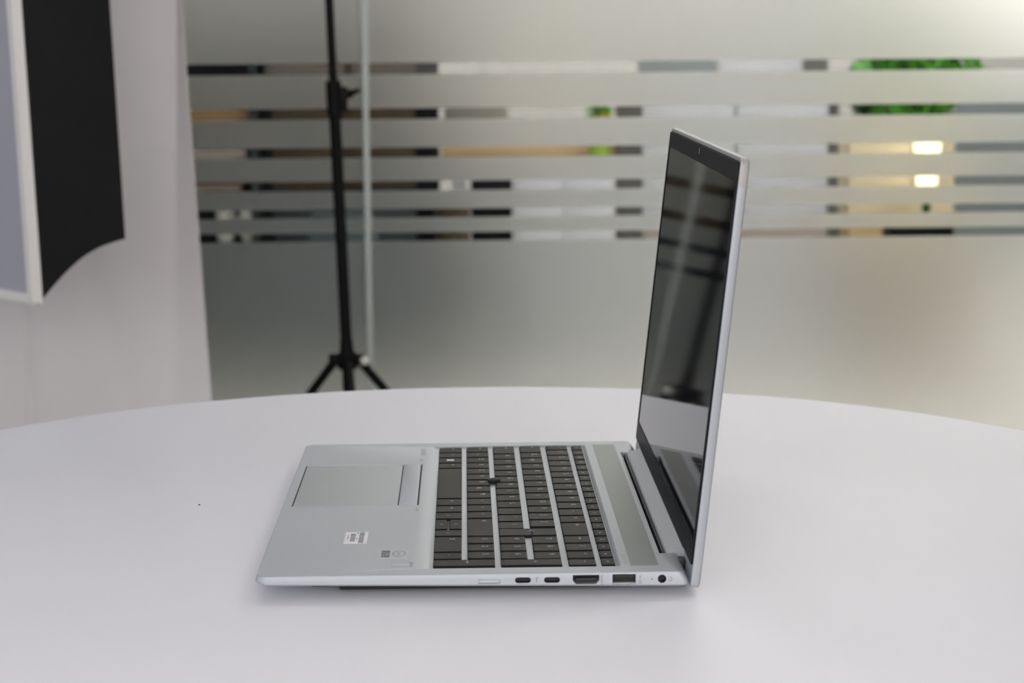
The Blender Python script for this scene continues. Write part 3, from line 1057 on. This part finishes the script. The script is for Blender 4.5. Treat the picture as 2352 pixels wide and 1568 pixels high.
# office chair with blue-grey back in front of the cabinet
oc = thing('office_chair', 'blue grey swivel chair in front of the brown cabinet', 'chair', (-0.215, 4.50, 0))
bm = bmesh.new()
L = []
for z, wd in ((0.36, 0.075), (0.40, 0.09), (0.50, 0.095), (0.555, 0.090), (0.575, 0.075)):
    L.append([(x, y, z) for x, y in rrect(-wd, wd, -0.015, 0.020, 0.012, 3)])
obj('backrest', loft(L), 'teal', oc)
obj('seat', loft([[(x, y, z) for x, y in rrect(-0.20 + e, 0.20 - e, 0.04 + e, 0.40 - e, 0.05, 4)] for z, e in ((0.33, 0.02), (0.345, 0.0), (0.385, 0.0), (0.40, 0.02))]), 'teal', oc)
obj('back_bar', bx(-0.02, 0.02, 0.0, 0.10, 0.30, 0.40, bev=0.004), 'darkframe', oc)
obj('gas_column', tube(bmesh.new(), (0, 0.20, 0.08), (0, 0.20, 0.335), 0.022), 'darkframe', oc)
for i in range(5):
    a = 2 * PI * i / 5 + 0.3
    lg = obj('leg', tube(bmesh.new(), (0, 0.20, 0.095), (0.22 * math.cos(a), 0.20 + 0.22 * math.sin(a), 0.065), 0.014, 0.010, 8), 'darkframe', oc)
    obj('castor', tube(bmesh.new(), (0.22 * math.cos(a) - 0.012, 0.20 + 0.22 * math.sin(a), 0.028), (0.22 * math.cos(a) + 0.012, 0.20 + 0.22 * math.sin(a), 0.028), 0.028, n=12), 'darkframe', lg)


def desk(name, label, x0, x1, y0, y1, z, th_, m, leg_m='darkframe'):
    t = thing(name, label, 'desk', ((x0 + x1) / 2, y0, 0))
    hx_ = (x1 - x0) / 2
    obj('desk_top', bx(-hx_, hx_, 0, y1 - y0, z - th_, z, bev=0.003), m, t)
    for sx in (-1, 1):
        for yy in (0.05, y1 - y0 - 0.05):
            obj('leg', bx(sx * (hx_ - 0.05) - 0.02, sx * (hx_ - 0.05) + 0.02, yy - 0.02, yy + 0.02, 0, z - th_), leg_m, t)
    return t


desk('desk', 'pale oak desk behind the glass to the right of the cabinet', 0.045, 0.56, 5.02, 5.62, 0.728, 0.040, 'oak', 'white_lam')
# grey desktop monitor on the oak desk
mo = thing('monitor', 'grey computer monitor on the pale oak desk', 'monitor', (0.145, 5.32, 0.728))
obj('housing', bx(-0.092, 0.100, 0, 0.04, 0.050, 0.165, bev=0.004), 'greybox', mo)
obj('stand', bx(-0.02, 0.02, 0.01, 0.03, 0.006, 0.06), 'greybox', mo)
obj('foot', bx(-0.06, 0.06, -0.03, 0.08, 0.0, 0.008), 'greybox', mo)
# black pedestal and stepped printer top
pd = thing('drawer_pedestal', 'black drawer pedestal under the oak desk edge', 'drawers', (0.185, 4.93, 0))
obj('body', bx(-0.055, 0.062, 0.012, 0.4, 0.02, 0.628, bev=0.003), 'darkframe', pd)
for z0 in (0.03, 0.23, 0.43):
    d = obj('drawer', bx(-0.052, 0.059, 0, 0.012, z0, z0 + 0.19, bev=0.002), 'darkframe', pd)
    obj('handle', bx(-0.02, 0.03, -0.008, 0, z0 + 0.15, z0 + 0.158), 'steel', d)
tag(obj('waste_bin', lathe([(0.001, 0), (0.042, 0), (0.052, 0.575), (0.050, 0.575), (0.040, 0.01), (0.001, 0.01)], 24), 'wood', None, (0.075, 4.9, 0)),
    'tall brown waste bin between cabinet and black pedestal', 'bin')
# white sideboard with a plant in a lime pot
sbd = thing('sideboard', 'low white sideboard behind the glass under the lime plant pot', 'cabinet', (0.39, 4.90, 0))
obj('body', bx(-0.135, 0.140, 0.014, 0.09, 0.0, 0.660, bev=0.002), 'white_lam', sbd)
for xa, xb in ((-0.134, -0.001), (0.001, 0.139)):
    d = obj('door', bx(xa, xb, 0, 0.013, 0.03, 0.655, bev=0.002), 'white_lam', sbd)
    obj('knob', lathe([(0.001, 0.0), (0.008, 0.0), (0.008, 0.01), (0.001, 0.012)], 12, (xa + 0.012 if xa > -0.1 else xb - 0.012, -0.008, 0.42)), 'steel', d)


def leafy(bm, c, r, n, size, seed, flat_=1.0):
    rnd = random.Random(seed)
    for _ in range(n):
        d = Vector((rnd.gauss(0, 1), rnd.gauss(0, 1), rnd.gauss(0, 1) * flat_)).normalized() * (rnd.random() ** 0.5)
        p = Vector(c) + Vector((d.x * r[0], d.y * r[1], d.z * r[2]))
        q = Euler((rnd.uniform(-1.2, 1.2), rnd.uniform(-1.2, 1.2), rnd.uniform(0, 6.3))).to_matrix()
        s = size * rnd.uniform(0.7, 1.3)
        pts = [(0, -1, 0), (0.38, -0.3, 0.08), (0.30, 0.4, 0.10), (0, 1, 0), (-0.30, 0.4, 0.10), (-0.38, -0.3, 0.08)]
        vs = [bm.verts.new(p + q @ (Vector(v) * s)) for v in pts]
        bm.faces.new((vs[0], vs[1], vs[2], vs[3]))
        bm.faces.new((vs[0], vs[3], vs[4], vs[5]))
    return bm


def foliage(name, bm, m, parent):
    o = obj(name, bm, m, parent, sharp=0)
    o['kind'] = 'stuff'
    return o


pl = thing('potted_plant', 'small plant with yellow flowers in a lime pot on the sideboard', 'plant', (0.496, 4.945, 0.660))
obj('pot', lathe([(0.001, 0), (0.022, 0), (0.031, 0.075), (0.028, 0.075), (0.024, 0.06), (0.001, 0.06)], 24), 'lime', pl)
obj('stem', tube(bmesh.new(), (0, 0, 0.06), (0, 0, 0.16), 0.003, n=8), 'leaf_dark', pl)
foliage('leaves', leafy(bmesh.new(), (-0.005, 0, 0.165), (0.042, 0.04, 0.035), 90, 0.014, 3), 'leaf', pl)
foliage('flowers', leafy(bmesh.new(), (0.008, -0.012, 0.145), (0.024, 0.02, 0.010), 30, 0.009, 4), 'yellow', pl)

# desk divider: white panel between a broad and a narrow grey post
dv = thing('desk_divider', 'white office divider panel between grey posts', 'divider', (0.87, YO, 0))
obj('post', bx(-0.322, -0.248, -0.02, 0.03, 0.0, 0.885, bev=0.003), 'grey_post', dv)
obj('post', bx(0.292, 0.318, -0.02, 0.03, 0.0, 0.885, bev=0.003), 'grey_post', dv)
obj('panel', bx(-0.246, 0.020, -0.004, 0.012, 0.478, 0.868, bev=0.001), 'white_lam', dv)
obj('panel', bx(0.027, 0.290, -0.004, 0.012, 0.478, 0.868, bev=0.001), 'white_lam', dv)
obj('mullion', bx(0.020, 0.027, -0.008, 0.016, 0.478, 0.868), 'bluegrey', dv)
obj('rail', bx(-0.246, 0.290, -0.006, 0.016, 0.440, 0.478), 'paper', dv)
obj('lower_panel', bx(-0.246, 0.290, -0.004, 0.012, 0.02, 0.440), 'white_lam', dv)
mo = thing('monitor', 'white backed monitor behind the office divider beside the dark phone', 'monitor', (1.030, 5.45, 0.735))
obj('housing', bx(-0.122, 0.122, 0, 0.035, 0.10, 0.245, bev=0.004), 'white_lam', mo)
obj('stand', bx(-0.025, 0.025, 0.01, 0.03, 0.006, 0.11), 'steel', mo)
obj('foot', bx(-0.08, 0.08, -0.05, 0.08, 0.0, 0.008), 'steel', mo)
mo = thing('monitor', 'grey backed monitor behind the office divider next to the white one', 'monitor', (0.772, 5.47, 0.735))
obj('housing', bx(-0.120, 0.125, 0, 0.035, 0.10, 0.245, bev=0.004), 'bluegrey', mo)
obj('stand', bx(-0.025, 0.025, 0.01, 0.03, 0.006, 0.11), 'steel', mo)
obj('foot', bx(-0.08, 0.08, -0.05, 0.08, 0.0, 0.008), 'steel', mo)
mo = thing('desk_phone', 'dark grey desk phone stand behind the office divider', 'phone', (1.200, 5.42, 0.735))
obj('body', bx(-0.042, 0.030, 0, 0.05, 0.0, 0.235, bev=0.004), 'grey_post', mo)
obj('handset', bx(-0.040, -0.015, -0.02, 0.0, 0.12, 0.225, bev=0.006), 'grey_post', mo)
desk('desk', 'white desk behind the office divider', 0.62, 1.265, 5.2, 5.9, 0.735, 0.03, 'white_lam')

# cream cabinet, planter and black bench at the right
cc_ = thing('cream_cabinet', 'low cream cabinet beside the narrow grey post', 'cabinet', (1.295, 4.97, 0))
obj('body', bx(-0.080, 0.100, 0.014, 0.20, 0.485, 0.775, bev=0.002), 'cream', cc_)
obj('door', bx(-0.078, 0.098, 0, 0.013, 0.49, 0.770, bev=0.002), 'cream', cc_)
obj('plinth', bx(-0.075, 0.095, 0.006, 0.19, 0.0, 0.485), 'tan', cc_)
pt = thing('planter', 'large green bushy plant at the right behind the glass', 'plant', (1.47, 5.25, 0))
obj('trough', bx(-0.165, 0.185, 0.01, 0.22, 0.0, 0.775, bev=0.004), 'cream', pt)
foliage('leaves', leafy(bmesh.new(), (0.02, 0.11, 0.905), (0.205, 0.13, 0.15), 1500, 0.026, 11), 'leaf', pt)
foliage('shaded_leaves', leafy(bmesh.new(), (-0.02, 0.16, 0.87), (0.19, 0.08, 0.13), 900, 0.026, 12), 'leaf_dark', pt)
bn = thing('bench', 'low black bench beside the cream cabinet', 'bench', (1.396, 4.79, 0))
obj('seat', bx(-0.088, 0.088, 0, 0.14, 0.42, 0.492, bev=0.004), 'darkframe', bn)
for sx in (-0.08, 0.08):
    for yy in (0.02, 0.12):
        obj('leg', bx(sx - 0.01, sx + 0.01, yy - 0.01, yy + 0.01, 0, 0.42), 'darkframe', bn)
lm = thing('table_lamp', 'small glowing cream lamp on the black bench', 'lamp', (1.419, 4.87, 0.492))
obj('base', lathe([(0.001, 0), (0.03, 0), (0.03, 0.01), (0.012, 0.02), (0.012, 0.085), (0.001, 0.085)], 20), 'leaf_dark', lm)
obj('shade', lathe([(0.026, 0.085), (0.040, 0.245), (0.038, 0.245), (0.024, 0.085), (0.026, 0.085)], 24), 'lampglow', lm)
sf = thing('pin_board', 'blue grey standing pin board at the right edge behind the glass', 'board', (1.68, 4.36, 0))
obj('board', bx(-0.30, 0.42, -0.012, 0.012, 0.495, 0.865, bev=0.003), 'bluegrey', sf)
for x in (-0.24, 0.36):
    obj('leg', tube(bmesh.new(), (x, 0, 0.02), (x, 0, 0.50), 0.010, n=10), 'steel', sf)
    obj('foot', bx(x - 0.015, x + 0.015, -0.16, 0.16, 0.0, 0.024, bev=0.004), 'steel', sf)
# tall dark shelving added unseen on the left to darken the screen's reflection
bc = thing('added_shelving', 'tall dark shelving added unseen at the far left to darken the glass', 'added_shelving', (-1.85, 5.0, 0))
for x in (-0.80, 0.0, 0.80):
    obj('side_panel', bx(x - 0.015, x + 0.015, 0, 0.36, 0, 2.2, bev=0.002), 'darkcase', bc)
for z in (0.03, 0.40, 0.77, 1.14, 1.51, 1.88, 2.185):
    for xa, xb in ((-0.784, -0.016), (0.016, 0.784)):
        obj('shelf_board', bx(xa, xb, 0.0, 0.345, z - 0.012, z + 0.012), 'darkcase', bc)
obj('rear_panel', bx(-0.80, 0.80, 0.347, 0.357, 0.02, 2.19), 'darkcase', bc)
